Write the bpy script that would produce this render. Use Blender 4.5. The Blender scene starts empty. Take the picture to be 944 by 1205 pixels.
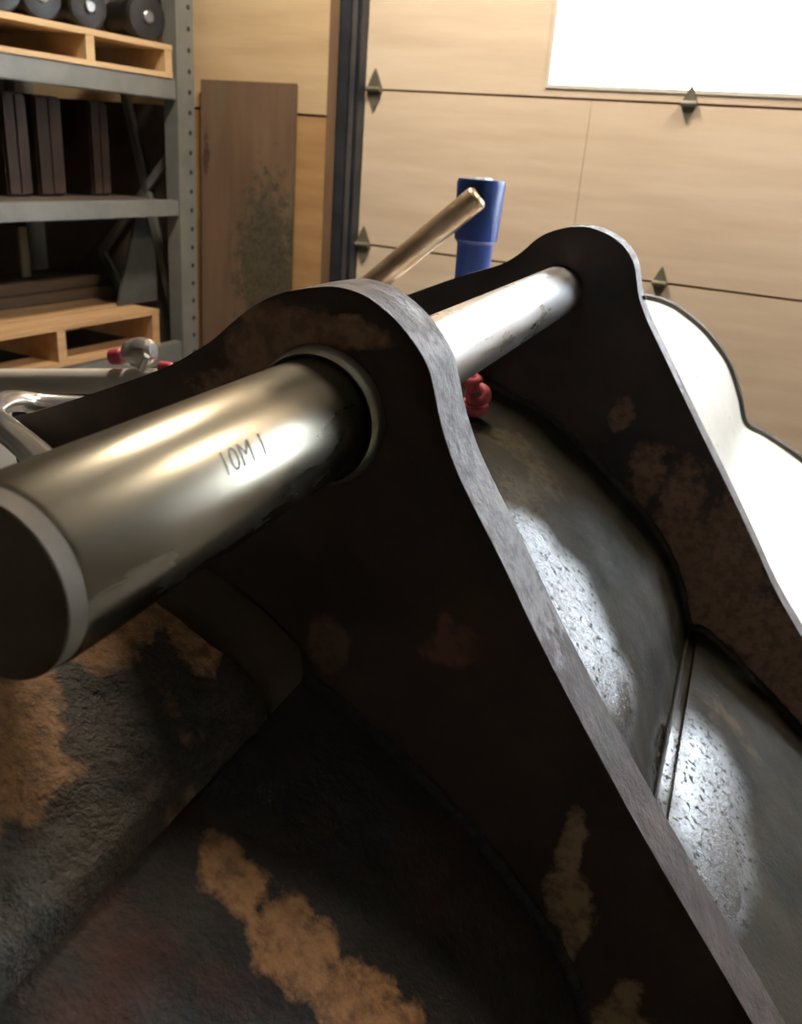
import bpy, bmesh, math, random
import numpy as np
from mathutils import Vector, Matrix, geometry, noise as mnoise
random.seed(7)
SC = bpy.context.scene
COL = SC.collection

# ------------------------------------------------------------ camera
FPX, CX, CY = 1020.0, 472.0, 602.5
CAMZ = 1.42
_p, _r = math.radians(22.5), math.radians(4.5)
F = np.array([0, math.cos(_p), -math.sin(_p)])
R0 = np.array([1.0, 0, 0]); U0 = np.cross(R0, F)
R = math.cos(_r)*R0 + math.sin(_r)*U0
U = np.cross(R, F)
C0 = np.array([0, 0, CAMZ])
cam = bpy.data.cameras.new('camera'); camo = bpy.data.objects.new('camera', cam); COL.objects.link(camo)
camo.matrix_world = Matrix(((R[0], U[0], -F[0], 0), (R[1], U[1], -F[1], 0), (R[2], U[2], -F[2], CAMZ), (0, 0, 0, 1)))
cam.sensor_fit = 'HORIZONTAL'; cam.sensor_width = 36; cam.lens = 36*FPX/944
cam.clip_start = 0.02; cam.clip_end = 200
cam.dof.use_dof = True; cam.dof.focus_distance = 0.85; cam.dof.aperture_fstop = 11
SC.camera = camo
SC.view_settings.view_transform = 'Standard'; SC.view_settings.look = 'None'
SC.view_settings.exposure = 0.0; SC.view_settings.gamma = 1

# ------------------------------------------------------------ sky (overcast daylight outside the door windows)
W = bpy.data.worlds.new('overcast_sky'); SC.world = W; W.use_nodes = True
nt = W.node_tree; bg = nt.nodes['Background']
bg.inputs['Color'].default_value = (0.80, 0.90, 1.0, 1); bg.inputs['Strength'].default_value = 40.0

# room frame: door wall normal at azimuth 26 degrees
_A = math.radians(26)
N = np.array([math.sin(_A), math.cos(_A), 0]); WD = np.array([math.cos(_A), -math.sin(_A), 0])
DW = 3.15                      # distance camera -> door wall
def room(w, n, z): v = WD*w + N*n; return (v[0], v[1], z)
ROT_ROOM = -_A
def area(name, w, n, z, sx, sy, power, col, rot, portal=False):
    l = bpy.data.lights.new(name, 'AREA'); l.shape = 'RECTANGLE'; l.size = sx; l.size_y = sy; l.energy = power; l.color = col
    o = bpy.data.objects.new(name, l); COL.objects.link(o); o.location = room(w, n, z); o.rotation_euler = rot
    if portal: l.cycles.is_portal = True
    return o
WIN = (-1.12, 1.50, 1.66, 2.16)       # window band in the door: w0,w1,z0,z1
ADDED_WIN = (0.80, 1.60, 1.09, 1.59)       # unseen glazed section, added for the bright reflections on the oily plate
area('window_portal', (WIN[0]+WIN[1])/2, DW+0.09, (WIN[2]+WIN[3])/2, WIN[1]-WIN[0], WIN[3]-WIN[2], 1, (1, 1, 1), (math.radians(-90), 0, ROT_ROOM), True)

LAMPS = [(-1.45, 2.2, 60), (0.35, 2.55, 48)]  # left lamp read off the pin highlight; right one added to light the door
for i, (lw, ln, pwr) in enumerate(LAMPS):
    area('tube_light', lw, ln, 3.17, .22, .6, pwr, (1.0, 0.86, 0.68), (0, 0, ROT_ROOM))
area('window_portal', (ADDED_WIN[0]+ADDED_WIN[1])/2, DW+0.09, (ADDED_WIN[2]+ADDED_WIN[3])/2, ADDED_WIN[1]-ADDED_WIN[0], ADDED_WIN[3]-ADDED_WIN[2], 1, (1, 1, 1), (math.radians(-90), 0, ROT_ROOM), True)
def ray(x, y): return F + (x-CX)/FPX*R - (y-CY)/FPX*U
def hit(x, y, p0, n):
    v = ray(x, y); return C0 + v*(((np.asarray(p0)-C0)@n)/(v@n))
AZ = math.radians(19.93)
A_ = np.array([math.sin(AZ), math.cos(AZ), 0]); B_ = np.array([math.cos(AZ), -math.sin(AZ), 0])
PIN = np.array([-0.2839, 0.10295, 1.2159])
PZ = PIN[2]
def loc(p): d = np.asarray(p)-PIN; return np.array([d@B_, d@A_, p[2]])     # bucket-local coordinates
def prof(x, y, s): h = loc(hit(x, y, PIN+A_*s, A_)); return (h[0], h[2])

# ------------------------------------------------------------ materials
def mat(name, c1, c2=None, rough=0.6, metal=0.0, scale=8, detail=6, bump=0.0, bscale=60, rough2=None, stretch=(1, 1, 1),
        c3=None, c3scale=3, c3thr=0.55, stains=(), spec=0.5, thr=(0.35, 0.65), coat=0.0, bump2=0.0, emit=None, wet=(), wetrough=.15, wetcol=None):
    m = bpy.data.materials.new(name); m.use_nodes = True; t = m.node_tree; n = t.nodes; L = t.links
    b = n['Principled BSDF']
    def node(k, **kw):
        q = n.new(k)
        for a, v in kw.items(): setattr(q, a, v)
        return q
    tc = node('ShaderNodeTexCoord'); mp = node('ShaderNodeMapping'); mp.inputs['Scale'].default_value = stretch
    L.new(tc.outputs['Object'], mp.inputs['Vector'])
    def noise(s, d=detail, src=mp.outputs['Vector']):
        q = node('ShaderNodeTexNoise'); q.inputs['Scale'].default_value = s; q.inputs['Detail'].default_value = d
        q.inputs['Roughness'].default_value = 0.62; L.new(src, q.inputs['Vector']); return q
    def ramp(src, lo, hi):
        q = node('ShaderNodeMapRange'); q.inputs[1].default_value = lo; q.inputs[2].default_value = hi; q.clamp = True
        L.new(src, q.inputs[0]); return q.outputs[0]
    def mix(fac, a, c):
        q = node('ShaderNodeMix'); q.data_type = 'RGBA'; L.new(fac, q.inputs[0])
        if isinstance(a, tuple): q.inputs[6].default_value = (*a, 1)
        else: L.new(a, q.inputs[6])
        if isinstance(c, tuple): q.inputs[7].default_value = (*c, 1)
        else: L.new(c, q.inputs[7])
        return q.outputs[2]
    n1 = noise(scale); col = None
    f1 = ramp(n1.outputs['Fac'], *thr)
    col = mix(f1, c1, c2 if c2 else c1)
    if c3:
        n3 = noise(c3scale); col = mix(ramp(n3.outputs['Fac'], c3thr, c3thr+0.08), col, c3)
    if stains:
        nd = noise(26, 8, tc.outputs['Object']); nst = noise(70, 8, tc.outputs['Object']); fst = ramp(nst.outputs['Fac'], .45, .62)
        for ctr, rad, sc in stains:
            s1 = node('ShaderNodeVectorMath', operation='SUBTRACT'); L.new(tc.outputs['Object'], s1.inputs[0]); s1.inputs[1].default_value = ctr
            s2 = node('ShaderNodeVectorMath', operation='DIVIDE'); L.new(s1.outputs[0], s2.inputs[0]); s2.inputs[1].default_value = rad
            s3 = node('ShaderNodeVectorMath', operation='LENGTH'); L.new(s2.outputs[0], s3.inputs[0])
            s4 = node('ShaderNodeMath', operation='MULTIPLY_ADD'); L.new(nd.outputs['Fac'], s4.inputs[0]); s4.inputs[1].default_value = 2.6; s4.inputs[2].default_value = -1.3
            s5 = node('ShaderNodeMath', operation='ADD'); L.new(s3.outputs['Value'], s5.inputs[0]); L.new(s4.outputs[0], s5.inputs[1])
            col = mix(ramp(s5.outputs[0], 1.15, 0.8), col, mix(fst, sc, tuple(v*.55 for v in sc)))
    wetf = None
    if wet:                                       # oil film: an irregular glossy area on the dry steel
        ndw = noise(11, 8, tc.outputs['Object'])
        for ctr, rad in wet:
            s1 = node('ShaderNodeVectorMath', operation='SUBTRACT'); L.new(tc.outputs['Object'], s1.inputs[0]); s1.inputs[1].default_value = ctr
            s2 = node('ShaderNodeVectorMath', operation='DIVIDE'); L.new(s1.outputs[0], s2.inputs[0]); s2.inputs[1].default_value = rad
            s3 = node('ShaderNodeVectorMath', operation='LENGTH'); L.new(s2.outputs[0], s3.inputs[0])
            s4 = node('ShaderNodeMath', operation='MULTIPLY_ADD'); L.new(ndw.outputs['Fac'], s4.inputs[0]); s4.inputs[1].default_value = .9; L.new(s3.outputs['Value'], s4.inputs[2])
            s4_ = ramp(s4.outputs[0], 1.75, 1.05)
            if wetf is None: wetf = s4_
            else:
                mx = node('ShaderNodeMath', operation='MAXIMUM'); L.new(wetf, mx.inputs[0]); L.new(s4_, mx.inputs[1]); wetf = mx.outputs[0]
    if wetf is not None:                          # dry pits and grit breaking the oil film
        npit = noise(105, 6, tc.outputs['Object']); pit = ramp(npit.outputs['Fac'], .62, .55)
        mp_ = node('ShaderNodeMath', operation='MULTIPLY'); L.new(wetf, mp_.inputs[0]); L.new(pit, mp_.inputs[1]); wetf = mp_.outputs[0]
    L.new(col, b.inputs['Base Color'])
    if rough2 is not None:
        nr = noise(scale*1.7); q = node('ShaderNodeMapRange'); q.inputs[1].default_value = 0.35; q.inputs[2].default_value = 0.65
        q.inputs[3].default_value = rough; q.inputs[4].default_value = rough2; L.new(nr.outputs['Fac'], q.inputs[0]); L.new(q.outputs[0], b.inputs['Roughness'])
    else: b.inputs['Roughness'].default_value = rough
    if wetf is not None:
        src_ = b.inputs['Roughness'].links[0].from_socket if b.inputs['Roughness'].links else None
        q = node('ShaderNodeMapRange'); q.inputs[3].default_value = rough2 or rough; q.inputs[4].default_value = wetrough; L.new(wetf, q.inputs[0])
        if src_: L.new(src_, q.inputs[3])
        L.new(q.outputs[0], b.inputs['Roughness'])
        q2 = node('ShaderNodeMapRange'); q2.inputs[3].default_value = spec; q2.inputs[4].default_value = .85; L.new(wetf, q2.inputs[0])
    b.inputs['Metallic'].default_value = metal; b.inputs['Specular IOR Level'].default_value = spec
    if wetf is not None: L.new(q2.outputs[0], b.inputs['Specular IOR Level'])
    b.inputs['Coat Weight'].default_value = coat; b.inputs['Coat Roughness'].default_value = 0.15
    if bump:
        nb = noise(bscale, 5); bp = node('ShaderNodeBump'); bp.inputs['Strength'].default_value = bump; bp.inputs['Distance'].default_value = 0.004
        L.new(nb.outputs['Fac'], bp.inputs['Height'])
        if bump2:
            nb2 = noise(bscale*0.22, 4); bq = node('ShaderNodeBump'); bq.inputs['Strength'].default_value = bump2; bq.inputs['Distance'].default_value = 0.02
            L.new(nb2.outputs['Fac'], bq.inputs['Height']); L.new(bq.outputs[0], bp.inputs['Normal'])
        L.new(bp.outputs[0], b.inputs['Normal'])
    if emit:
        b.inputs['Emission Color'].default_value = (*emit[0], 1); b.inputs['Emission Strength'].default_value = emit[1]
    return m

ORG = (0.26, 0.13, 0.05)
def smp(fn, pts): return [fn(*p) for p in pts]

# ------------------------------------------------------------ mesh helpers
def link(name, verts, faces, m=None, parent=None, smooth=30, kind=None, bevel=0.0):
    me = bpy.data.meshes.new(name); me.from_pydata([tuple(map(float, v)) for v in verts], [], faces)
    bm = bmesh.new(); bm.from_mesh(me); bmesh.ops.recalc_face_normals(bm, faces=bm.faces)
    if bevel:
        es = [e for e in bm.edges if len(e.link_faces) == 2 and e.calc_face_angle(0) > math.radians(35)]
        bmesh.ops.bevel(bm, geom=es, offset=bevel, segments=2, affect='EDGES', clamp_overlap=True)
    bm.to_mesh(me); bm.free()
    if smooth:
        for p in me.polygons: p.use_smooth = True
        me.set_sharp_from_angle(angle=math.radians(smooth))
    for mm in (m if isinstance(m, (list, tuple)) else [m]):
        if mm: me.materials.append(mm)
    o = bpy.data.objects.new(name, me); COL.objects.link(o)
    if parent: o.parent = parent
    if kind: o['kind'] = kind
    return o
class MB:
    def __init__(s): s.v = []; s.f = []
    def box(s, x0, x1, y0, y1, z0, z1):
        k = len(s.v); s.v += [(x, y, z) for z in (z0, z1) for y in (y0, y1) for x in (x0, x1)]
        s.f += [tuple(k+i for i in q) for q in ((0, 2, 3, 1), (4, 5, 7, 6), (0, 1, 5, 4), (2, 6, 7, 3), (0, 4, 6, 2), (1, 3, 7, 5))]; return s
    def bar(s, p, q, w, h, up=(0, 0, 1)):
        p, q = Vector(p), Vector(q); d = (q-p).normalized(); x = d.cross(Vector(up)).normalized(); u = x.cross(d)
        k = len(s.v)
        for e in (p, q):
            for a, c in ((-1, -1), (1, -1), (1, 1), (-1, 1)): s.v.append(tuple(e + x*a*w/2 + u*c*h/2))
        s.f += [tuple(k+i for i in q_) for q_ in ((0, 1, 2, 3), (7, 6, 5, 4), (0, 4, 5, 1), (1, 5, 6, 2), (2, 6, 7, 3), (3, 7, 4, 0))]; return s
    def lathe(s, p, axis, prf, n=48, cap=True):      # prf: (distance along axis, radius)
        p, d = Vector(p), Vector(axis).normalized(); x = d.orthogonal().normalized(); y = d.cross(x); k = len(s.v)
        for t, r in prf:
            for i in range(n):
                a = 2*math.pi*i/n; s.v.append(tuple(p + d*t + (x*math.cos(a)+y*math.sin(a))*r))
        for j in range(len(prf)-1):
            for i in range(n): s.f.append((k+j*n+i, k+j*n+(i+1) % n, k+(j+1)*n+(i+1) % n, k+(j+1)*n+i))
        if cap: s.f.append(tuple(k+i for i in range(n))); s.f.append(tuple(k+(len(prf)-1)*n+i for i in range(n)))
        return s
    def tube(s, pts, r, n=20, closed=False):
        pts = [Vector(p) for p in pts]; k = len(s.v); m = len(pts); up = None
        for j, p in enumerate(pts):
            if closed: d = (pts[(j+1) % m]-pts[j-1]).normalized()
            else: d = (pts[min(j+1, m-1)]-pts[max(j-1, 0)]).normalized()
            if up is None: up = d.orthogonal().normalized()
            up = (up - d*up.dot(d)).normalized(); y = d.cross(up)
            rr = r[j] if isinstance(r, (list, tuple)) else r
            for i in range(n):
                a = 2*math.pi*i/n; s.v.append(tuple(p + (up*math.cos(a)+y*math.sin(a))*rr))
        for j in range(m if closed else m-1):
            for i in range(n): s.f.append((k+j*n+i, k+j*n+(i+1) % n, k+((j+1) % m)*n+(i+1) % n, k+((j+1) % m)*n+i))
        if not closed: s.f.append(tuple(k+i for i in range(n))); s.f.append(tuple(k+(m-1)*n+i for i in range(n)))
        return s
    def build(s, name, m, parent=None, smooth=30, kind=None, bevel=0.0): return link(name, s.v, s.f, m, parent, smooth, kind, bevel)
def thing(name, label, cat, loc_=(0, 0, 0), rz=0, group=None):
    o = bpy.data.objects.new(name, None); COL.objects.link(o); o.location = loc_; o.rotation_euler = (0, 0, rz); o.empty_display_size = .1
    return tag(o, label, cat, group)
def tag(o, label, cat, group=None):
    o['label'] = label; o['category'] = cat
    if group: o['group'] = group
    return o
def place(o, p, rz=0): o.location = p; o.rotation_euler = (0, 0, rz); return o
def spline(pts, per=8):
    out = []; P_ = [np.array(p, float) for p in pts]; P_ = [2*P_[0]-P_[1]] + P_ + [2*P_[-1]-P_[-2]]
    for i in range(1, len(P_)-2):
        for k in range(per):
            t = k/per; a, b, c, d = P_[i-1:i+3]
            out.append(0.5*((2*b)+(-a+c)*t+(2*a-5*b+4*c-d)*t*t+(-a+3*b-3*c+d)*t**3))
    out.append(P_[-2]); return out

# ============================================================ SETTING
NR = (0.0, 0.0, 0.0)
mt_floor = mat('concrete', (0.16, 0.15, 0.14), (0.26, 0.25, 0.23), 0.7, scale=3, bump=0.2)
mt_ceil = mat('ceiling_board', (0.26, 0.23, 0.2), (0.3, 0.27, 0.23), 0.8)
mt_ply = mat('pale_plywood', (0.60, 0.43, 0.25), (0.72, 0.55, 0.34), 0.65, scale=4, stretch=(0.35, 1, 3), bump=0.05)
mt_plydoor = mat('door_plywood', (0.68, 0.545, 0.41), (0.78, 0.65, 0.51), 0.5, scale=5, stretch=(0.3, 1, 3), bump=0.05)
mt_osb = mat('orange_plywood', (0.46, 0.26, 0.11), (0.56, 0.34, 0.16), 0.65, scale=5, stretch=(0.5, 1, 4), bump=0.05)
mt_wall = mat('grey_wall', (0.16, 0.14, 0.12), (0.2, 0.18, 0.15), 0.8)
mt_wallw = mat('brown_wall', (0.16, 0.12, 0.085), (0.2, 0.155, 0.11), 0.8)
mt_track = mat('dark_track_steel', (0.025, 0.03, 0.04), (0.05, 0.055, 0.07), 0.45, metal=0.3)
mt_jamb = mat('brown_jamb', (0.2, 0.12, 0.07), (0.27, 0.17, 0.1), 0.7, scale=6, stretch=(1, 1, .2))
mt_hinge = mat('grey_hinge', (0.17, 0.16, 0.12), (0.26, 0.24, 0.18), 0.5, metal=0.4)
mt_frame = mat('window_frame_paint', (0.7, 0.68, 0.62), None, 0.5)
def glass():
    m = bpy.data.materials.new('window_glass'); m.use_nodes = True; b = m.node_tree.nodes['Principled BSDF']
    b.inputs['Transmission Weight'].default_value = 1; b.inputs['Roughness'].default_value = 0; b.inputs['IOR'].default_value = 1.05
    b.inputs['Base Color'].default_value = (1, 1, 1, 1); return m
mt_glass = glass()

RL, RR, RB, RH = -3.75, 4.2, -4.0, 3.3       # room extents in wall frame
def rbox(name, w0, w1, n0, n1, z0, z1, m, kind='structure'):
    o = MB().box(w0, w1, n0, n1, z0, z1).build(name, m, None, 0, kind); return place(o, (0, 0, 0), ROT_ROOM)
rbox('floor', RL-.1, RR+.1, RB-.1, DW+.15, -.12, 0, mt_floor)
rbox('ceiling', RL-.1, RR+.1, RB-.1, DW+.15, RH, RH+.1, mt_ceil)
rbox('wall_left', RL-.1, RL, RB, DW, 0, RH, mt_wall)
rbox('wall_right', RR, RR+.1, RB, DW, 0, RH, mt_wallw)
rbox('wall_back', RL, RR, RB-.1, RB, 0, RH, mt_wallw)
def rw(x, y, d=DW):                            # pixel -> (w, z) on a plane parallel to the door wall
    h = hit(x, y, C0+N*d, N); return (h@WD, h[2])
DL = rw(426, 100)[0]                           # left edge of the overhead door
DR = 2.6; DH = 2.75
# front wall around the door, with separate plywood sheets on it
wf = MB(); wf.box(RL, DL-.14, DW+.02, DW+.15, 0, RH); wf.box(DR+.1, RR, DW+.02, DW+.15, 0, RH); wf.box(DL-.14, DR+.1, DW+.02, DW+.15, DH+.02, RH)
wfo = place(wf.build('wall_front', mt_wall, None, 0, 'structure'), (0, 0, 0), ROT_ROOM)
zs = rw(370, 136)[1]
mids = rw(335, 60)[0]
xs = [RL, -3.0, -2.42, DL-.14] if False else [RL, RL+.55, DL-.14]
for i in range(2):
    MB().box(xs[i]+.004, xs[i+1]-.004, DW, DW+.02, zs+.005, RH-.002).build('plywood_sheet', mt_ply, wfo, 0)
    MB().box(xs[i]+.004, xs[i+1]-.004, DW, DW+.02, .002, zs-.005).build('plywood_sheet', mt_osb, wfo, 0)
MB().box(DR+.1, RR, DW, DW+.02, .002, RH-.002).build('plywood_sheet', mt_ply, wfo, 0)
# overhead door: sections with plywood panels
zc = [0.01, 0.52, 1.065, 1.63, 2.2, DH]
door = bpy.data.objects.new('door_1', None); COL.objects.link(door); place(door, (0, 0, 0), ROT_ROOM); door['kind'] = 'structure'
VJ = rw(686, 180)[0]
js = [DL+.005, VJ, ADDED_WIN[0], ADDED_WIN[1], DR]
for k in range(5):
    z0, z1 = zc[k]+.004, zc[k+1]-.004
    if k == 3:
        MB().box(js[0], WIN[0], DW+.02, DW+.06, z0, z1).build('door_panel', mt_plydoor, door, 0)
        MB().box(WIN[0], DR, DW+.02, DW+.06, z0, WIN[2]).build('door_panel', mt_plydoor, door, 0)
        MB().box(WIN[0], DR, DW+.02, DW+.06, WIN[3], z1).build('door_panel', mt_plydoor, door, 0)
        MB().box(WIN[1], DR, DW+.02, DW+.06, WIN[2], WIN[3]).build('door_panel', mt_plydoor, door, 0)
        continue
    for i in range(4):
        q0, q1 = js[i]+.0006, js[i+1]-.0006
        if i == 2 and k == 2:                # glazed: solid rail above / below the glass
            for a_, c_ in ((z0, ADDED_WIN[2]), (ADDED_WIN[3], z1)): MB().box(q0, q1, DW+.02, DW+.06, a_, c_).build('door_panel', mt_plydoor, door, 0)
            continue
        MB().box(q0, q1, DW+.02, DW+.06, z0, z1).build('door_panel', mt_plydoor, door, 0, bevel=.001)
def glazing(name, Wn, nP):
    win = bpy.data.objects.new(name, None); COL.objects.link(win); place(win, (0, 0, 0), ROT_ROOM); win['kind'] = 'structure'
    pw = (Wn[1]-Wn[0])/nP
    for i in range(nP):
        a, b_ = Wn[0]+i*pw, Wn[0]+(i+1)*pw
        f = MB(); t = .012
        f.box(a, b_, DW+.015, DW+.065, Wn[2], Wn[2]+t); f.box(a, b_, DW+.015, DW+.065, Wn[3]-t, Wn[3])
        f.box(a, a+t, DW+.015, DW+.065, Wn[2]+t, Wn[3]-t); f.box(b_-t, b_, DW+.015, DW+.065, Wn[2]+t, Wn[3]-t)
        fo = f.build('window_frame', mt_frame, win, 0)
        MB().box(a+t, b_-t, DW+.038, DW+.042, Wn[2]+t, Wn[3]-t).build('pane', mt_glass, fo, 0)
glazing('window_1', WIN, 2); glazing('added_window', ADDED_WIN, 1)
for q in ((DL-.05, DR+.05, .0, ADDED_WIN[2]), (DL-.05, ADDED_WIN[0], ADDED_WIN[2], WIN[2]), (ADDED_WIN[1], DR+.05, ADDED_WIN[2], WIN[2]), (ADDED_WIN[0], ADDED_WIN[1], ADDED_WIN[3], WIN[2]), (DL-.05, DR+.05, WIN[3], DH+.02), (DL-.05, WIN[0], WIN[2], WIN[3]), (WIN[1], DR+.05, WIN[2], WIN[3])):
    MB().box(q[0], q[1], DW+.061, DW+.075, q[2], q[3]).build('light_stop_backing', mt_jamb, door, 0)  # unseen sheets added to stop light leaking through the panel gaps
for k in range(1, 5):                         # overlapping section lips
    MB().box(DL+.005, DR, DW+.034, DW+.05, zc[k]-.006, zc[k]+.006).build('section_lip', mt_jamb, door, 0)
# hinges: lozenge plates with knuckle
def hinge(w, z, s=1.0, m=mt_hinge):
    h = MB(); k = 0; o_ = .022
    pts = [(-.034, 0), (-.012, .05), (0, .072), (.012, .05), (.034, 0), (.012, -.05), (0, -.072), (-.012, -.05)]
    n_ = len(pts); h.v = [(w+x*s, DW+.012, z+y*s) for x, y in pts] + [(w+x*s, DW+.02, z+y*s) for x, y in pts]
    h.f = [tuple(range(n_)), tuple(range(2*n_-1, n_-1, -1))] + [(i, (i+1) % n_, n_+(i+1) % n_, n_+i) for i in range(n_)]
    ho = h.build('hinge', m, door, 0)
    MB().lathe((w-.03*s, DW+.005, z), (1, 0, 0), [(0, .009), (.06*s, .009)], 16).build('hinge_knuckle', m, ho)
for x, y in ((439, 97), (425, 290), (808, 134), (775, 336)):
    w_, z_ = rw(x, y); hinge(w_, min(zc, key=lambda q: abs(q-z_)), 1.0 if x < 500 else .8)
# door track and jamb
t1 = MB(); tw = DL-.026
t1.box(tw-.022, tw+.03, DW-.10, DW-.094, .0, DH+.1); t1.box(tw-.022, tw-.016, DW-.10, DW-.03, .0, DH+.1); t1.box(tw+.024, tw+.03, DW-.10, DW-.06, 0, DH+.1)
t1.box(tw-.022, tw+.03, DW-.03, DW+.02, 0, DH+.1)
to = t1.build('trim_1', mt_track, None, 0, 'structure'); place(to, (0, 0, 0), ROT_ROOM)
rbox('trim_2', DL-.14, DL-.04, DW-.02, DW+.08, 0, DH+.02, mt_jamb)
rbox('trim_3', DL-.14, DR+.1, DW+.08, DW+.12, DH-.03, DH+.08, mt_jamb)

# ============================================================ BUCKET
# cross sections (b, z relative to pin)
near_out = [(x, z-PZ) for x, z in smp(lambda x, y: prof(x, y, .62), [(16, 492), (60, 479), (100, 466), (150, 449), (200, 430), (228, 414), (250, 400), (275, 378), (300, 359), (325, 347), (350, 341), (390, 337), (420, 344), (440, 355), (463, 374), (485, 400), (503, 430), (511, 460), (517, 490), (526, 522), (540, 560), (563, 607), (590, 660), (640, 765), (700, 880), (760, 990), (830, 1110), (890, 1212)])]
far_out = [(x, z-PZ) for x, z in smp(lambda x, y: prof(x, y, 1.55), [(440, 362), (480, 347), (530, 329), (560, 320), (590, 311), (612, 298), (632, 281), (650, 272), (672, 267), (695, 268), (718, 277), (735, 291), (746, 310), (750, 335), (753, 352), (762, 378), (775, 405), (800, 458), (830, 520), (862, 585), (890, 645), (915, 700), (948, 757)])]
# a lofted shell: outer surface per station, then thickness
nearP = [(-.36, -.19), (-.25, -.195), (-.16, -.212), (-.09, -.23), (-.022, -.25), (.013, -.262), (.076, -.297), (.157, -.355), (.231, -.426), (.28, -.49), (.303, -.548), (.318, -.590), (.345, -.615), (.44, -.663), (1.1, -1.19)]
farP = [(-.36, -.135), (-.25, -.146), (-.18, -.16), (-.134, -.176), (-.063, -.2), (.005, -.222), (.08, -.272), (.15, -.327), (.225, -.392), (.27, -.445), (.303, -.505), (.328, -.571), (.345, -.586), (.44, -.638), (1.1, -1.17)]
SE = 2.5
endm = [(x, z-PZ) for x, z in smp(lambda x, y: prof(x, y, SE), [(757, 352), (780, 358), (800, 369), (830, 395), (855, 430), (868, 468), (876, 500), (900, 515), (944, 545)])]
e0 = endm[0]
endP = [(-.36, e0[1]-.02), (-.22, e0[1]-.005), (-.1, e0[1]+.008), (-.02, e0[1]+.006)] + endm[0:1] + endm[1:7] + [endm[7], endm[8]]
lk = endm[8]; endP += [(lk[0]+.25, lk[1]-.14), (1.1, -.98)]
assert len(endP) == 15, len(endP)
def resample(P_, n=70):
    c = spline(P_[:11], 6) + [np.array(P_[11])] + spline(P_[12:], 6) if False else [np.array(p) for p in spline(P_, 6)]
    return c
NP, FP, EP = [np.array(resample(p)) for p in (nearP, farP, endP)]
def section(s):
    if s <= .67: return NP
    if s <= 1.55: t = (s-.67)/.88; return NP*(1-t)+FP*t
    if s <= 1.62: return FP
    t = (s-1.62)/(SE-1.62); return FP*(1-t)+EP*t
def shell_z(b_, s): q = section(s); return float(np.interp(b_, q[:, 0], q[:, 1]))
def shell_hit(x, y, smin=-9, smax=9):            # pixel -> local point on the shell
    v = ray(x, y)
    for t in np.linspace(.3, 4, 3000):
        p = loc(C0+v*t)
        if p[2]-PZ <= shell_z(p[0], p[1]): return p
    return p
def loftshell(name, s0, s1, i0, i1, m, parent, ns=24, th=.018, extra=0.0, rough=0.0015):
    v = []; f = []; st = np.linspace(s0, s1, ns); ii = list(range(i0, i1+1)); M_ = len(ii)
    for s in st:
        q = section(s)[ii]; d = np.gradient(q, axis=0); nn = np.stack([-d[:, 1], d[:, 0]], 1); nn /= np.linalg.norm(nn, axis=1)[:, None]
        o_ = []
        for k in range(M_):
            w_ = rough*(mnoise.noise(Vector((q[k, 0]*14, s*14, q[k, 1]*14)))+.6*mnoise.noise(Vector((q[k, 0]*40, s*40, 3))))
            o_.append(q[k]+nn[k]*(extra+w_))
        inn = [q[k]-nn[k]*th for k in range(M_)]
        v += [(p[0], s, PZ+p[1]) for p in o_] + [(p[0], s, PZ+p[1]) for p in inn[::-1]]
    L_ = 2*M_
    for j in range(ns-1):
        for k in range(L_): f.append((j*L_+k, j*L_+(k+1) % L_, (j+1)*L_+(k+1) % L_, (j+1)*L_+k))
    for j in (0, ns-1):
        for k in range(M_-1): f.append((j*L_+k, j*L_+k+1, j*L_+L_-2-k, j*L_+L_-1-k))
    return link(name, v, f, m, parent, 40)

buck = thing('excavator_bucket', 'dark oily rusted steel digging bucket with two pin ears filling the foreground', 'bucket', (PIN[0], PIN[1], 0), -AZ)
def earst(pts, rad, col=ORG, s=.62): return [((prof(x, y, s)[0], s, prof(x, y, s)[1]), (r_[0], .08, r_[1]), col) for (x, y), r_ in zip(pts, rad)]
ear_st = earst([(672, 1000), (668, 1060), (672, 1110), (735, 1180), (728, 1215)], [(.012, .035), (.022, .035), (.010, .030), (.014, .03), (.03, .03)], (0.44, 0.30, 0.15))
ear_st += earst([(535, 760), (525, 735)], [(.022, .022), (.01, .014)], (0.22, 0.10, 0.07))
ear_st += earst([(300, 420), (345, 385), (410, 390), (280, 460)], [(.035, .03), (.05, .018), (.035, .012), (.04, .02)], (0.30, 0.17, 0.09))
ear_st += earst([(385, 760)], [(.02, .03)], (0.16, 0.10, 0.06))
mt_ear = mat('dark_rusted_steel', (0.030, 0.021, 0.017), (0.075, 0.048, 0.034), 0.55, scale=7, bump=.35, bscale=70, rough2=.75, stains=ear_st)
far_st = earst([(840, 690), (925, 790), (800, 650), (935, 830), (860, 640), (800, 600), (900, 740), (850, 720), (760, 560), (730, 490)], [(.10, .12), (.10, .12), (.05, .08), (.10, .10), (.07, .12), (.04, .10), (.08, .07), (.05, .05), (.03, .06), (.02, .03)], (0.27, 0.16, 0.10), 1.55)
mt_ear2 = mat('dark_rusted_steel_brown_patches', (0.034, 0.029, 0.032), (0.074, 0.055, 0.047), 0.5, scale=8, bump=.3, bscale=60, rough2=.7, stains=far_st)
def edge_mat(nm, s0):
    return mat(nm, (0.038, 0.026, 0.021), (0.072, 0.052, 0.042), 0.55, metal=.0, scale=24, bump=.5, bscale=90, rough2=.75, spec=.35,
               stains=[((.11, s0, PZ-.02), (.10, .3, .10), (.32, .32, .35)), ((.17, s0, PZ-.10), (.07, .3, .08), (.32, .32, .35))])  # worn steel, with the window's reflection painted in as pale grey-blue
mt_edge = edge_mat('flame_cut_glint_edge_steel', .65); mt_edge_far = edge_mat('worn_glint_edge_steel', 1.58)
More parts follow.
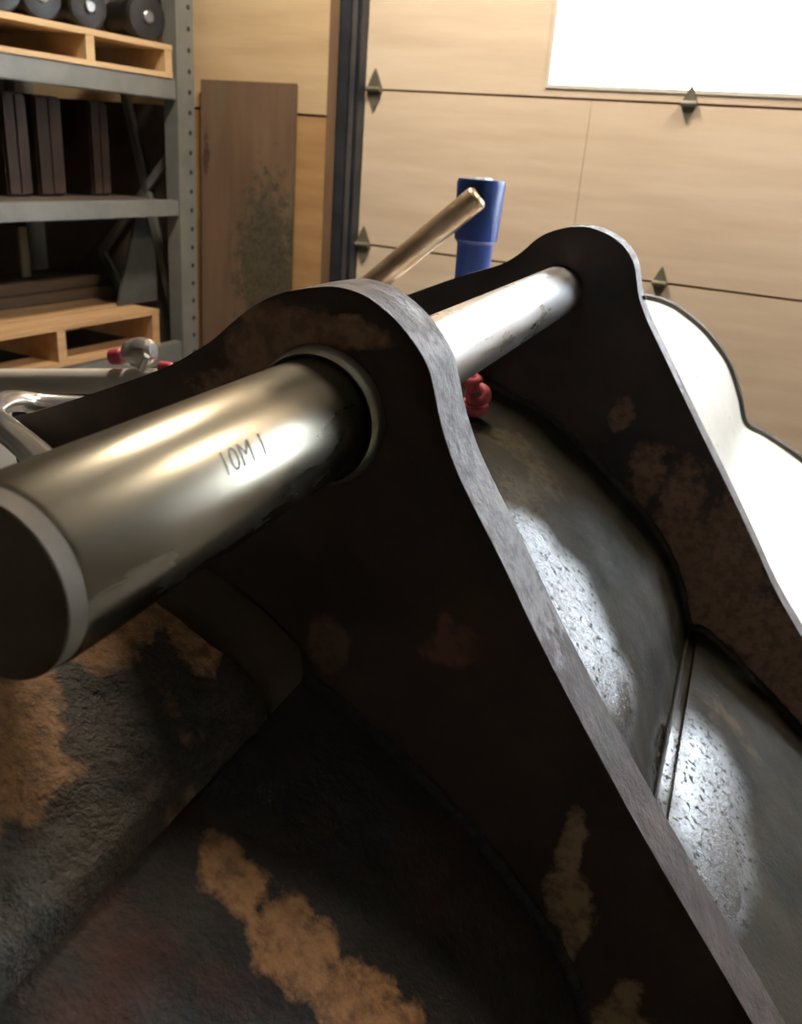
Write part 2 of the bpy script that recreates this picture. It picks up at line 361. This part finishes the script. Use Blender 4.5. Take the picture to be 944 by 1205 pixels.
def ear(name, out, s0, th, hr, mats, left_drop):
    outer = [np.array(p) for p in spline(out, 3)]
    # return path under the shell surface
    b1, b0 = outer[-1][0], outer[0][0]
    back = [(outer[-1][0]+.25, outer[-1][1]-.33)]
    back.append((outer[-1][0]+.12, outer[-1][1]-.42))
    for b_ in np.linspace(min(b1-.02, .62), -.30, 30): back.append((b_, shell_z(b_, s0)-.03))
    back.append((b0+.01, outer[0][1]-left_drop*.8)); back.append((b0-.003, outer[0][1]-left_drop*.4))
    nO = len(outer); poly = [Vector((p[0], p[1], 0)) for p in outer] + [Vector((p[0], p[1], 0)) for p in back]
    hole = [Vector((hr*math.cos(-a), hr*math.sin(-a), 0)) for a in np.linspace(0, 2*math.pi, 49)[:-1]]
    tri = geometry.tessellate_polygon([poly, hole]); allp = poly+hole; n = len(allp); ch = .003
    v = [(p.x, s0, PZ+p.y) for p in allp] + [(p.x, s0+th, PZ+p.y) for p in allp]
    # edge strip with rounded corners: extra rings pushed out slightly
    f = [tuple(t_) for t_ in tri] + [tuple(n+i for i in reversed(t_)) for t_ in tri]; nface = len(f)
    m_ = len(poly)
    for i in range(m_): j = (i+1) % m_; f.append((i, j, n+j, n+i))
    for i in range(len(hole)): j = (i+1) % len(hole); f.append((m_+i, m_+j, n+m_+j, n+m_+i))
    me = bpy.data.meshes.new(name); me.from_pydata(v, [], f)
    bm = bmesh.new(); bm.from_mesh(me); bmesh.ops.recalc_face_normals(bm, faces=bm.faces); bm.faces.ensure_lookup_table()
    for i in range(m_):
        fc = bm.faces[nface+i]; zz = (poly[i].y+poly[(i+1) % m_].y)/2
        fc.material_index = 1 if zz > -.16 and i < nO else 2
    es = [e for e in bm.edges if len(e.link_faces) == 2 and abs(e.verts[0].co.y-e.verts[1].co.y) < 1e-6 and e.calc_face_angle(0) > 1.2]
    bmesh.ops.bevel(bm, geom=es, offset=.003, segments=2, affect='EDGES', clamp_overlap=True, material=1)
    bm.to_mesh(me); bm.free()
    for p in me.polygons: p.use_smooth = True
    me.set_sharp_from_angle(angle=math.radians(28))
    for mm in mats: me.materials.append(mm)
    o = bpy.data.objects.new(name, me); COL.objects.link(o); o.parent = buck; return o
e1 = ear('pin_ear', near_out, .62, .062, .0502, [mt_ear, mt_edge, mt_edge], .10)
e2 = ear('pin_ear', far_out, 1.55, .062, .0425, [mt_ear2, mt_edge_far, mt_edge_far], .08)
e1['label'] = 'near ear with worn edge brightened by painted window reflection and orange clay patches'; e2['label'] = 'far ear with brown rust along its slope'

st_sh = []
for (x, y), r_ in [((262, 1015), .020), ((285, 1045), .022), ((330, 1100), .026), ((370, 1135), .026), ((400, 1170), .028), ((430, 1205), .03), ((470, 1240), .03)]:
    p = shell_hit(x, y); st_sh.append((tuple(p), (r_*.9, r_*1.1, r_), (0.32, 0.165, 0.07)))
for (x, y), r_ in [((620, 590), .05), ((600, 520), .04), ((640, 560), .05)]:
    p = shell_hit(x, y); st_sh.append((tuple(p), (r_, r_, r_), (0.05, 0.04, 0.024)))
WET = []
for (x, y), r_ in [((622, 640), (.06, .07, .06)), ((655, 690), (.08, .09, .08)), ((690, 750), (.07, .09, .07)), ((720, 815), (.05, .09, .06)), ((790, 885), (.05, .07, .05)), ((825, 915), (.09, .12, .08)), ((838, 980), (.08, .11, .07)), ((845, 1030), (.05, .08, .05))]:
    WET.append((tuple(shell_hit(x, y)), r_))
mt_tube = mat('oily_black_steel', (0.016, 0.016, 0.012), (0.034, 0.028, 0.019), 0.65, scale=9, bump=.34, bscale=125, rough2=.85, stains=st_sh, spec=.10, bump2=.04, wet=WET, wetrough=.11)
mt_plate = mat('oily_black_plate', (0.016, 0.016, 0.012), (0.036, 0.030, 0.020), 0.65, scale=7, bump=.34, bscale=125, rough2=.85, spec=.10, bump2=.04, wet=WET, wetrough=.11, c3=(.07, .05, .03), c3scale=8, c3thr=.62)
mt_glare = mat('glare_white_shell', (0.70, 0.72, 0.70), (0.82, 0.84, 0.82), 0.28, scale=5, bump=.2, bscale=60, c3=(.38, .38, .35), c3scale=34, c3thr=.63)  # window glare on the shell end put into a pale base colour
KI = 11*6+2
TB = loftshell('torque_tube', .64, 1.60, 0, KI, mt_tube, buck, 100, rough=.0016)
PL = loftshell('shell_plate', .64, 1.60, KI, len(NP)-1, mt_plate, buck, 100, rough=.0012)
mt_outer = mat('matt_black_rusted_steel', (0.010, 0.010, 0.0085), (0.026, 0.018, 0.014), 0.55, scale=6, bump=.5, bscale=150, rough2=.8, stains=st_sh, spec=.3, bump2=.1, c3=(.045, .018, .014), c3scale=5, c3thr=.56)
TO = loftshell('torque_tube', -.55, .638, 0, KI, mt_outer, buck, 90, rough=.0025); TO['label'] = 'black tube section outside the near ear with an orange clay streak'
PO = loftshell('shell_plate', -.55, .638, KI, len(NP)-1, mt_outer, buck, 60, rough=.002)
WT = loftshell('end_tube', 1.62, SE, 0, KI, mt_glare, buck, 30, rough=.001); WT['label'] = 'tube section past the far ear with window glare in its pale colour'
WP = loftshell('end_plate', 1.62, SE, KI, len(NP)-1, mt_glare, buck, 30, rough=.001); WP['label'] = 'sloping plate past the far ear with window glare in its pale colour'
# dark rim around the far end
mt_rim = mat('dark_rim_steel', (0.03, 0.03, 0.028), (0.07, 0.065, 0.05), 0.5, scale=20)
def endcap(name, s0, s1, up):
    q = section(s0 if s0 < 2 else SE); d = np.gradient(q, axis=0); nn = np.stack([-d[:, 1], d[:, 0]], 1); nn /= np.linalg.norm(nn, axis=1)[:, None]
    o_ = [tuple(q[k]+nn[k]*up) for k in range(len(q))]
    bt = [(1.1, -PZ+.02), (-.36, -PZ+.02)]
    poly = [Vector((p[0], p[1], 0)) for p in o_+bt]; tri = geometry.tessellate_polygon([poly]); n = len(poly)
    v = [(p.x, s0, PZ+p.y) for p in poly]+[(p.x, s1, PZ+p.y) for p in poly]
    f = [tuple(t) for t in tri]+[tuple(n+i for i in reversed(t)) for t in tri]+[(i, (i+1) % n, n+(i+1) % n, n+i) for i in range(n)]
    return link(name, v, f, mt_rim, buck, 30)
endcap('side_plate', SE+.001, SE+.03, .012)
endcap('side_plate', -.58, -.551, .004)
MB().box(-.36, -.34, -.55, SE, .02, PZ-.22).build('back_plate', mt_rim, buck, 0)
MB()  .box(-.36, 1.12, -.58, SE+.03, 0, .02).build('bottom_plate', mt_rim, buck, 0)

# weld beads where the ears meet the shell
mt_weld = mat('dark_weld', (0.014, 0.014, 0.012), (0.035, 0.03, 0.024), 0.38, scale=60, bump=.8, bscale=220)
def weld(s, side, b0, b1, r=.007):
    q = section(s); pts = []; k = 0
    for b_ in np.linspace(b0, b1, 150):
        pts.append((b_, s+side*r*.25, PZ+shell_z(b_, s)+r*.1))
    rr = [r*(1+.10*math.sin(i*1.9)+.12*random.random()) for i in range(len(pts))]
    return MB().tube(pts, rr, 10).build('weld_bead', mt_weld, buck, 60)
weld(.62, -1, .0, .62); weld(.682, 1, -.25, .62, .007); weld(1.55, -1, -.3, .7, .009)
# longitudinal weld where tube and plate meet
pts = []; 
for s in np.linspace(.69, 1.54, 120):
    q = section(s)[KI]; pts.append((q[0]+.004, s, PZ+q[1]+.002))
mt_seam = mat('dull_seam', (.012, .012, .01), (.03, .025, .018), .8, scale=50)
MB().tube(pts, [.003*(1+.2*random.random()) for _ in pts], 8).build('weld_bead', mt_seam, buck, 60)

# rusty pad plate on the tube outside the near ear
padp = [(-.30, -.115), (-.22, -.135), (-.137, -.163), (-.08, -.186), (-.04, -.207), (-.018, -.2235), (-.008, -.234), (-.004, -.262), (-.012, -.285)]
def padfn(name, s0, s1, off, m, ns, lab=None, amp=.0025):
    q = np.array(spline(padp, 5)); v = []; f = []; st = np.linspace(s0, s1, ns); M_ = len(q)
    for s in st:
        for k, p in enumerate(q):
            w_ = amp*(mnoise.noise(Vector((p[0]*20, s*20, p[1]*20)))+.7*mnoise.noise(Vector((p[0]*60, s*60, 1))))
            v.append((p[0]+w_*.5, s, PZ+p[1]+off+w_))
        v += [(-.02, s, PZ-.31), (-.30, s, PZ-.24)]
    L_ = M_+2
    for j in range(ns-1):
        for k in range(L_): f.append((j*L_+k, j*L_+(k+1) % L_, (j+1)*L_+(k+1) % L_, (j+1)*L_+k))
    f.append(tuple(range(L_))); f.append(tuple((ns-1)*L_+i for i in range(L_)))
    o = link(name, v, f, m, buck, 45)
    if lab: o['label'] = lab
    return o
def pad_hit(x, y):
    v = ray(x, y)
    for t in np.linspace(.2, 3, 3000):
        p = loc(C0+v*t)
        if p[0] < 0 and p[2]-PZ <= float(np.interp(p[0], [q[0] for q in padp[:7]], [q[1] for q in padp[:7]])): return p
    return p
st_pad = []
for (x, y), r_ in [((0, 800), .03), ((25, 850), .028), ((40, 905), .022), ((10, 940), .02), ((190, 705), .03), ((150, 715), .03), ((110, 745), .028), ((230, 760), .02)]:
    p = pad_hit(x, y); st_pad.append((tuple(p), (r_*1.3, r_*1.3, r_), (0.42, 0.22, 0.09)))
mt_pad = mat('gritty_rusted_plate', (0.028, 0.029, 0.022), (0.065, 0.045, 0.03), 0.42, scale=14, bump=.9, bscale=170, rough2=.7, stains=st_pad, bump2=.3,
             c3=(0.22, 0.125, 0.065), c3scale=9, c3thr=.58)
padfn('wear_pad', -.5, .548, 0, mt_pad, 180, 'rust and clay covered pad plate below the pin', .003)
mt_olive = mat('olive_brown_steel', (0.06, 0.047, 0.027), (0.085, 0.065, 0.038), 0.5, scale=10, bump=.3, bscale=90)
padfn('spacer_block', .556, .612, .012, mt_olive, 10, 'smooth olive brown block between pad and near ear', .0006)

# bushing ring round the pin at the near ear
mt_bush = mat('dull_bushing_steel', (0.42, 0.40, 0.31), (0.52, 0.50, 0.41), 0.3, metal=.85, scale=20)
rg = MB(); prf = [(.006, .0508), (.001, .0515), (-.001, .0535), (.002, .0565), (.008, .058), (.014, .0585), (.014, .0512)]
rg.lathe((0, .605, PZ), (0, 1, 0), prf+[prf[0]], 72, cap=False).build('bushing_ring', mt_bush, buck, 40)

# ============================================================ PIN
pin = thing('bucket_pin', 'thick machined steel pin running through both bucket ears, handwriting near its middle', 'pin', (PIN[0], PIN[1], PZ), -AZ)
mt_pin = mat('machined_pin_steel', (0.24, 0.215, 0.16), (0.33, 0.30, 0.235), 0.22, metal=1.0, scale=6, rough2=.33, bump=.02, bscale=200, stretch=(1, .25, 1))
mt_shaft = mat('bright_pin_steel', (0.60, 0.60, 0.60), (0.72, 0.73, 0.74), 0.24, metal=1.0, scale=9, rough2=.40, stretch=(1, .2, 1), bump=.05, bscale=120)
mt_pend = mat('dull_brown_pin_end', (0.095, 0.075, 0.05), (0.12, 0.10, 0.066), 0.65, metal=.1, scale=10)
MB().lathe((0, .283, 0), (0, 1, 0), [(0, .0485), (.003, .05), (.3195, .05), (.3215, .049), (.3225, .0475), (.40, .0475)], 128).build('pin_body', mt_pin, pin, 40)
MB().lathe((0, .270, 0), (0, 1, 0), [(0, .0475), (.001, .0482), (.0128, .0485)], 128).build('pin_end', mt_pend, pin, 25)
MB().lathe((0, .684, 0), (0, 1, 0), [(0, .042), (.93, .042)], 96).build('pin_shaft', mt_shaft, pin, 40)
# hand-written marking wrapped on the pin
mt_ink = mat('black_marker', (0.12, 0.12, 0.12), None, .5)
def wraptext(txt, size, s, ang, r):
    cu = bpy.data.curves.new('tmp', 'FONT'); cu.body = txt; cu.size = size; cu.extrude = 0; cu.align_x = 'CENTER'; cu.align_y = 'CENTER'; cu.shear = .2; cu.resolution_u = 3
    to_ = bpy.data.objects.new('tmp', cu); me0 = to_.to_mesh(); me = bpy.data.meshes.new('marking')
    vs = [v.co.copy() for v in me0.vertices]; fs = [tuple(p.vertices) for p in me0.polygons]; bmt = bmesh.new(); bmt.from_mesh(me0)
    for yy in np.arange(-size, size, size/14): bmesh.ops.bisect_plane(bmt, geom=bmt.verts[:]+bmt.edges[:]+bmt.faces[:], plane_co=(0, float(yy), 0), plane_no=(0, 1, 0))
    bmt.verts.index_update(); vs = [v.co.copy() for v in bmt.verts]; fs = [tuple(v.index for v in f.verts) for f in bmt.faces]; bmt.free(); to_.to_mesh_clear(); bpy.data.objects.remove(to_); bpy.data.curves.remove(cu)
    out = []
    for v in vs:
        a = ang + v.y/r; out.append((r*math.cos(a), s+v.x, r*math.sin(a)))
    return out, fs
vs, fs = wraptext('10M 1', .021, .432, math.radians(34), .05015)
link('marking', vs, fs, mt_ink, pin, 0)

# ============================================================ CEILING LAMPS (fixtures around the tube lights)
mt_enam = mat('white_enamel', (.75, .75, .72), None, .5)
mt_tubeglow = mat('lit_tube', (.9, .85, .75), None, .5, emit=((1, .82, .6), 6))
for i, (lw, ln, pwr) in enumerate(LAMPS):
    t = thing('ceiling_lamp', 'fluorescent ceiling lamp with twin tubes ' + ('left of the bucket near the door', 'added out of view to light the door', 'at the back left of the room', 'at the back right of the room')[i], 'lamp', room(lw, ln, 3.18), ROT_ROOM, 'ceiling lamps')
    MB().box(-.14, .14, -.34, .34, .03, .12).build('housing', mt_enam, t, 0)
    for x in (-.06, .06): MB().lathe((x, -.3, .016), (0, 1, 0), [(0, .013), (.6, .013)], 16).build('tube', mt_tubeglow, t)

# ============================================================ RACK
mt_rack = mat('grey_rack_paint', (0.15, 0.16, 0.155), (0.21, 0.215, 0.205), 0.45, scale=5)
mt_rackd = mat('slot_dark', (0.02, 0.02, 0.02), None, .8)
mt_dk = mat('dark_board', (0.07, 0.055, 0.045), (0.11, 0.085, 0.065), .8)
WR = float((hit(231, 250, C0+N*(DW-.06), N))@WD)
def rk(x, y, dw=0.0):
    h = hit(x, y, C0+WD*(WR+dw), WD); return float(h@N), float(h[2])
pn1 = rk(231, 250)[0]; pn0 = rk(212, 250)[0]
print('rack', WR, pn0, pn1)
rack = thing('pallet_rack', 'grey steel pallet rack with slotted uprights at the left wall corner', 'rack', room(WR, pn1, 0), ROT_ROOM)
def rn(n): return n-pn1
RLEN = 2.55; RD = 1.0
for yy in (rn(pn0), -RLEN):
    for xx in (-.07, -RD):
        m = MB(); y1 = yy + (pn1-pn0)
        m.box(xx+.067, xx+.07, yy, y1, 0, 2.7); m.box(xx, xx+.067, yy, yy+.003, 0, 2.7); m.box(xx, xx+.067, y1-.003, y1, 0, 2.7)
        po = m.build('upright_post', mt_rack, rack, 0)
        if xx == -.07:
            h = MB()
            for k in range(34):
                for q in (.72,):
                    h.lathe((xx+.0695, yy+(y1-yy)*q, .06+k*.076), (1, 0, 0), [(0, .010), (.0012, .010)], 10)
            h.build('slot_holes', mt_rackd, po, 0, 'stuff')
    # end frame bracing
    if yy > -1:
        for a, c in (((209, 385), (147, 110)), ((208, 172), (120, 296)), ((147, 110), (208, -40)), ((120, 296), (208, 470))):
            q = []
            for (x_, y_) in (a, c):
                h = hit(x_, y_, C0+N*(pn1-.03), N); q.append((max(float(h@WD)-WR, -RD), -.03, float(h[2])))
            MB().bar(q[0], q[1], .025, .035).build('brace', mt_rack, rack, 0)
        continue
    for k in range(6):
        z0_ = .12+k*.44
        a, c = ((-.03, z0_), (-RD+.04, z0_+.44)) if k % 2 else ((-RD+.04, z0_), (-.03, z0_+.44))
        MB().bar((a[0], yy+.03, a[1]), (c[0], yy+.03, c[1]), .025, .035).build('brace', mt_rack, rack, 0)
BM = [(rk(205, 117)[1]-.002, rk(205, 93)[1]), (rk(205, 255)[1], rk(205, 236)[1]), (.485, .573)]
print('beams', BM)
for z0_, z1_ in BM:
    for xx in (-.005, -RD+.01):
        MB().box(xx-.045, xx, -RLEN+.05, rn(pn0), z0_, z1_).build('beam', mt_rack, rack, 0, bevel=.004)
for z0_, z1_ in BM:
    if z1_ < 1.5 and z1_ > .8:
        MB().box(-RD+.02, -.06, -RLEN+.06, rn(pn0)-.01, z1_-.03, z1_-.004).build('deck_board', mt_dk, rack, 0)
MB().box(-RD-.012, -RD-.002, -RLEN, .0, .1, BM[0][0]-.02).build('shade_back_panel', mt_dk, rack, 0)  # dark sheet standing in for the shade at the rack's rear
MB().box(-RD+.02, -.10, .0, .008, .1, BM[0][0]-.02).build('shade_end_panel', mt_dk, rack, 0)  # dark sheet added for the shaded end bay behind the braces
MB().box(-RD+.02, -.08, -RLEN+.06, rn(pn0)-.3, BM[0][1]-.03, BM[0][1]-.004).build('deck_board', mt_dk, rack, 0)

mt_pal = mat('new_pallet_wood', (0.42, 0.25, 0.12), (0.55, 0.35, 0.18), .7, scale=6, stretch=(3, .3, 3))
mt_pal2 = mat('pale_pallet_wood', (0.50, 0.34, 0.18), (0.62, 0.44, 0.25), .7, scale=6, stretch=(3, .3, 3))
def pallet(label, w, nfar, z, ln, dp, h, m, strs):
    t = thing('wooden_pallet', label, 'pallet', room(w, nfar, z), ROT_ROOM)
    nb = 6; bw = dp/nb
    for i in range(nb): MB().box(-dp+i*bw+.012, -dp+(i+1)*bw-.004+.004, -ln, 0, h-.02, h).build('deck_board', m, t, 0)
    for i in (0, 2, 5): MB().box(-dp+i*bw+.012, -dp+(i+1)*bw, -ln, 0, 0, .018).build('bottom_board', m, t, 0)
    for y in strs: MB().box(-dp+.014, -.002, y-.04, y, .018, h-.02).build('stringer', m, t, 0)
    return t
pf = rk(188, 380); pm = rk(78, 400); pe = pf[0]
zt = rk(188, 364)[1]; zb = rk(188, 396)[1]
print('pallet', pf, pm, zt, zb)
pallet('orange brown wooden pallet on the lowest rack beam', WR+.0, pe, BM[2][1]+.001, 1.25, .95, zt-BM[2][1], mt_pal, (-.001, rn(pm[0])-rn(pe), -1.2))
uf = rk(203, 70); um = rk(112, 60)
zt = rk(195, 52)[1]
print('upallet', uf, um, zt)
pallet('pale wooden pallet high on the top rack beam', WR+.0, uf[0], BM[0][1]+.001, 1.25, .95, zt-BM[0][1], mt_pal2, (-.001, rn(um[0])-rn(uf[0]), -1.2))
UT = zt
mt_blk = mat('black_rubber', (0.006, 0.006, 0.007), (0.012, 0.012, 0.013), .5, scale=9)
mt_hub = mat('steel_hub', (0.2, 0.2, 0.2), (.3, .3, .3), .35, metal=.9)
for i, (px, lb) in enumerate(((172, 'black track roller at the right end of the upper pallet'), (104, 'black track roller in the middle of the row on the upper pallet'), (50, 'black track roller left of the middle one on the upper pallet'), (2, 'black track roller at the left picture edge on the upper pallet'))):
    r_ = .085 if i == 0 else .075; nn_ = rk(px, 30, -.06)[0]
    t = thing('track_roller', lb, 'roller', room(WR-.05, nn_, UT+r_+.001), ROT_ROOM-math.radians(14), 'black track rollers on the upper pallet')
    MB().lathe((0, 0, 0), (-1, 0, 0), [(0, r_*.62), (.004, r_*.9), (.014, r_), (.05, r_), (.06, r_*.72), (.22, r_*.72), (.23, r_), (.27, r_), (.28, r_*.8)], 48).build('roller_body', mt_blk, t, 30)
    MB().lathe((.012, 0, 0), (-1, 0, 0), [(0, r_*.2), (.004, r_*.27), (.02, r_*.3)], 32).build('hub', mt_hub, t, 30)
# things on the middle and lower shelves
mt_brn = mat('brown_stained_board', (0.035, 0.02, 0.016), (0.065, 0.04, 0.028), .7, scale=6, stretch=(1, 1, .3), c3=(.3, .25, .2), c3scale=5, c3thr=.64)
ZM = BM[1][1]
for i, (a, c, lb) in enumerate(((6, 34, 'narrow brown upright crate at the left of the middle shelf'), (44, 74, 'reddish brown upright crate second from left on the middle shelf'), (108, 128, 'slim dark brown upright crate nearest the rack brace'))):
    n0_, n1_ = rk(a, 160, -.25)[0], rk(c, 160, -.25)[0]
    t = thing('upright_crate', lb, 'crate', room(WR-.25, n0_, ZM-.002), ROT_ROOM)
    hh = .355
    w_ = n1_-n0_
    MB().box(-.3, -.012, 0, w_, 0, hh).build('crate_body', mt_brn, t, 0, bevel=.003)
    for q in range(2): MB().box(-.011, 0, q*w_/2+.003, (q+1)*w_/2-.003, .01, hh-.01).build('slat', mt_brn, t, 0)
mt_old = mat('old_brown_plank', (0.08, 0.05, 0.03), (0.13, 0.085, 0.05), .75, scale=7, stretch=(2, .3, 2))
n0_, n1_ = rk(-20, 345, -.35)[0], rk(134, 345, -.35)[0]; ztp = BM[2][1]+.13
PT = rk(188, 364)[1]
for k in range(2):
    o = MB().box(-.30+k*.02, .0-k*.02, 0, n1_-n0_-k*.05, 0, .045).build('plank', mt_old, None, 0, bevel=.003)
    place(o, room(WR-.35, n0_, PT+.002+k*.047), ROT_ROOM); tag(o, ('thick old brown plank lying on the lower pallet', 'upper old brown plank stacked on another plank in the lower bay')[k], 'plank')
mt_olv = mat('olive_wood', (0.10, 0.085, 0.04), (0.14, 0.12, 0.06), .7)
n0_ = rk(24, 300, -.45)[0]
o = MB().box(-.03, 0, 0, .05, 0, .2).build('wood_block', mt_olv, None, 0, bevel=.004); place(o, room(WR-.45, n0_, PT+.098), ROT_ROOM); tag(o, 'small olive wood block standing on the planks in the lower bay', 'block')
mt_gg = mat('dark_grey_plate', (0.06, 0.065, 0.065), (0.09, 0.095, 0.09), .5)
n0_, z0_ = rk(140, 372, -.15); n1_ = rk(186, 372, -.15)[0]
d_ = n1_-n0_; g = MB(); g.v = [(x, y, z) for x in (-.012, 0) for y, z in ((0, 0), (d_, 0), (d_, .2), (d_*.75, .38), (d_*.6, .4))]
g.f = [(0, 1, 2, 3, 4), (9, 8, 7, 6, 5)]+[(i, (i+1) % 5, 5+(i+1) % 5, 5+i) for i in range(5)]
o = g.build('gusset_plate', mt_gg, None, 0); place(o, room(WR-.15, n0_, PT+.002), ROT_ROOM); tag(o, 'dark grey tapered plate standing beside the rack brace', 'plate')

# leaning board
lw0, lw1 = rw(234, 150, DW-.05)[0], rw(344, 150, DW-.05)[0]; lz = rw(300, 97, DW-.04)[1]
mt_lean = mat('old_leaning_board_wood', (0.14, 0.085, 0.052), (0.21, 0.135, 0.085), .7, scale=5, stretch=(2, 1, .25), bump=.1, c3=(.15, .14, .085), c3scale=1.6, c3thr=.55,
              stains=[((lw1-lw0-.12, 0, lz-.75), (.15, .3, .40), (.10, .085, .055)), ((.03, 0, lz-.28), (.015, .2, .09), (.09, .05, .035))])
lv = MB().box(0, lw1-lw0, -.022, 0, 0, lz).build('leaning_board', mt_lean, None, 0, bevel=.002)
lv.location = room(lw0, DW-.035, .003); lv.rotation_euler = (math.radians(-.7), 0, ROT_ROOM)
tag(lv, 'tall weathered brown board leaning on the plywood wall by the rack', 'board')

# ============================================================ BLUE-HEADED TOOL standing on the far tube
def L2W(b_, s, z): p = PIN + B_*b_ + A_*s; return (p[0], p[1], z)
mt_blue = mat('blue_paint', (0.008, 0.03, 0.16), (0.015, 0.05, 0.24), .32, scale=5, rough2=.45)
mt_brass = mat('worn_brassy_steel', (0.42, 0.28, 0.16), (0.62, 0.48, 0.34), .28, metal=.8, scale=12, stretch=(1, 1, 1), rough2=.45)
mt_topst = mat('blue_top_highlight', (0.35, 0.42, 0.5), (.5, .56, .62), .35, metal=.3)  # pale disc painted in as the highlight on the blue top
sB = 1.86
(bt, zt_) = prof(565, 211, sB); (bl, _), (br, _) = prof(537, 240, sB), prof(592, 240, sB)
rB = (br-bl)/2; bc = (bl+br)/2; zbase = PZ+shell_z(bc, sB)+.006
zst = prof(565, 285, sB)[1]
print('toolbar', bc, tuple(prof(440, 333, 1.78)), 'tool', bc, rB, zt_, zbase, zst)
tool = thing('post_tool', 'tapered blue tool head with a worn brassy bar slanting down to the left', 'tool', L2W(bc, sB, zbase), -AZ)
H_ = zt_-zbase; hs = zst-zbase
MB().lathe((0, 0, 0), (0, 0, 1), [(0, rB*.70), (hs-.006, rB*.76), (hs-.001, rB*.80), (hs+.004, rB*.90), (H_-.008, rB), (H_, rB*.95), (H_+.0005, rB*.6)], 40).build('tool_head', mt_blue, tool, 35)
MB().lathe((0, 0, H_+.0006), (0, 0, 1), [(0, rB*.45), (.003, rB*.40)], 32).build('highlight_cap', mt_topst, tool, 35)
def tl(x, y, s): q = prof(x, y, s); return Vector((q[0]-bc, s-sB, q[1]-zbase))
p0 = tl(562, 232, sB-rB*1.0); p1 = tl(440, 333, 1.78); dd = p1-p0; p2 = p0+dd*1.75
MB().tube([p0-dd*.02, p0, p0+dd*.02, p2], [.018, .025, .0265, .0265], 12).build('bar', mt_brass, tool, 50)

# ============================================================ LEFT SIDE: grey beam, chrome tube, fittings
mt_grey = mat('grey_beam_paint', (0.55, 0.51, 0.45), (0.64, 0.6, 0.53), .5, scale=4)
SB_ = 1.15
qa, qb = prof(-120, 448, SB_), prof(200, 449, SB_)
za = prof(0, 437, SB_)[1]-prof(0, 464, SB_)[1]
zmid = (qa[1]+qb[1])/2
fr = thing('stand_frame', 'light grey round steel beam on legs behind the near ear at left', 'stand', L2W(qa[0], SB_, 0), -AZ)
bl_ = qb[0]-qa[0]
BEAM = MB().tube([(0, 0, qa[1]), (bl_, 0, qb[1])], za*.5, 32).build('beam', mt_grey, fr, 40)
for x in (.03, bl_-.38): 
    zt2 = qa[1]+(qb[1]-qa[1])*x/bl_-za/2
    MB().box(x-.02, x+.02, -.02, .02, 0, zt2).build('leg', mt_grey, fr, 0)
    MB().box(x-.03, x+.03, -.2, .2, 0, .012).build('foot', mt_grey, fr, 0)
mt_chr = mat('polished_tube_steel', (0.75, 0.72, 0.67), (0.85, 0.82, 0.77), .22, metal=.9)
px = [(150, 482, .84), (100, 478, .82), (50, 475, .79), (22, 472, .76), (4, 474, .72), (-8, 484, .67), (-7, 493, .62), (8, 506, .575), (30, 524, .54), (60, 552, .50), (110, 610, .44), (150, 660, .42)]
cp = [(q[0], s, q[1]) for (x, y, s) in px for q in (prof(x, y, s),)]
cps = spline(cp, 6)
o = MB().tube([Vector(p) for p in cps], .0125, 20).build('bent_tube', mt_chr, None, 60)
o.location = (PIN[0], PIN[1], 0); o.rotation_euler = (0, 0, -AZ)
tag(o, 'polished bent steel tube curving down behind the pin end', 'tube')
mt_red = mat('pinkish_red_plastic', (0.42, 0.03, 0.06), (0.55, 0.06, 0.09), .45, scale=20)
mt_red2 = mat('red_paint_worn', (0.50, 0.07, 0.09), (0.66, 0.14, 0.17), .42, scale=30, rough2=.6)
q = prof(167, 430, SB_); zt3 = qa[1]+(qb[1]-qa[1])*(q[0]-qa[0])/bl_+za/2
cl = thing('pipe_coupling', 'silver rounded pipe coupling with pink red cap on the grey beam', 'coupling', L2W(q[0], SB_, zt3), -AZ)
MB().lathe((-.03, 0, .020), (1, 0, .25), [(0, .012), (.004, .018), (.02, .024), (.034, .024), (.05, .019), (.056, .012)], 28).build('coupling_body', mt_chr, cl, 30)
MB().lathe((.012, -.018, .004), (.55, -.2, .8), [(0, .006), (.03, .006), (.032, .004)], 16).build('bolt', mt_chr, cl, 30)
MB().lathe((-.062, 0, .010), (1, 0, .2), [(0, .008), (.004, .013), (.022, .013), (.026, .009)], 20).build('cap', mt_red, cl, 30)
MB().lathe((.034, 0, .008), (1, 0, .1), [(0, .007), (.004, .010), (.022, .009), (.026, .006)], 20).build('plug', mt_red, cl, 30)

# red chain links on the tube between the ears
p = shell_hit(557, 492)
ch = thing('chain_link_cluster', 'small red chain links lying between the ears beside the near ear', 'chain', (0, 0, 0), -AZ)
c = Vector(L2W(p[0], p[1], p[2]+.008)); ch.location = c
def linkring(cx_, cy_, cz_, la, lb, r, tilt, yaw):
    M_ = Matrix.Rotation(yaw, 4, 'Z') @ Matrix.Rotation(tilt, 4, 'X'); pts = []
    for k in range(24):
        a = 2*math.pi*k/24; pts.append(Vector((cx_, cy_, cz_)) + (M_ @ Vector((la*math.cos(a), lb*math.sin(a), 0))))
    MB().tube(pts, r, 12, True).build('link', mt_red2, ch, 60)
linkring(-.004, .004, .010, .019, .013, .0085, .5, .4); linkring(.004, .0, .034, .019, .012, .0085, 1.2, -.5); linkring(-.012, .004, .055, .014, .009, .008, .3, .9)
# grease fitting on the far ear
q = prof(757, 351, 1.61)
MB().lathe((q[0]-.012, 1.585, q[1]), (1, 0, .3), [(0, .006), (.012, .006), (.014, .004), (.02, .004)], 12).build('grease_fitting', mt_rim, buck, 30)
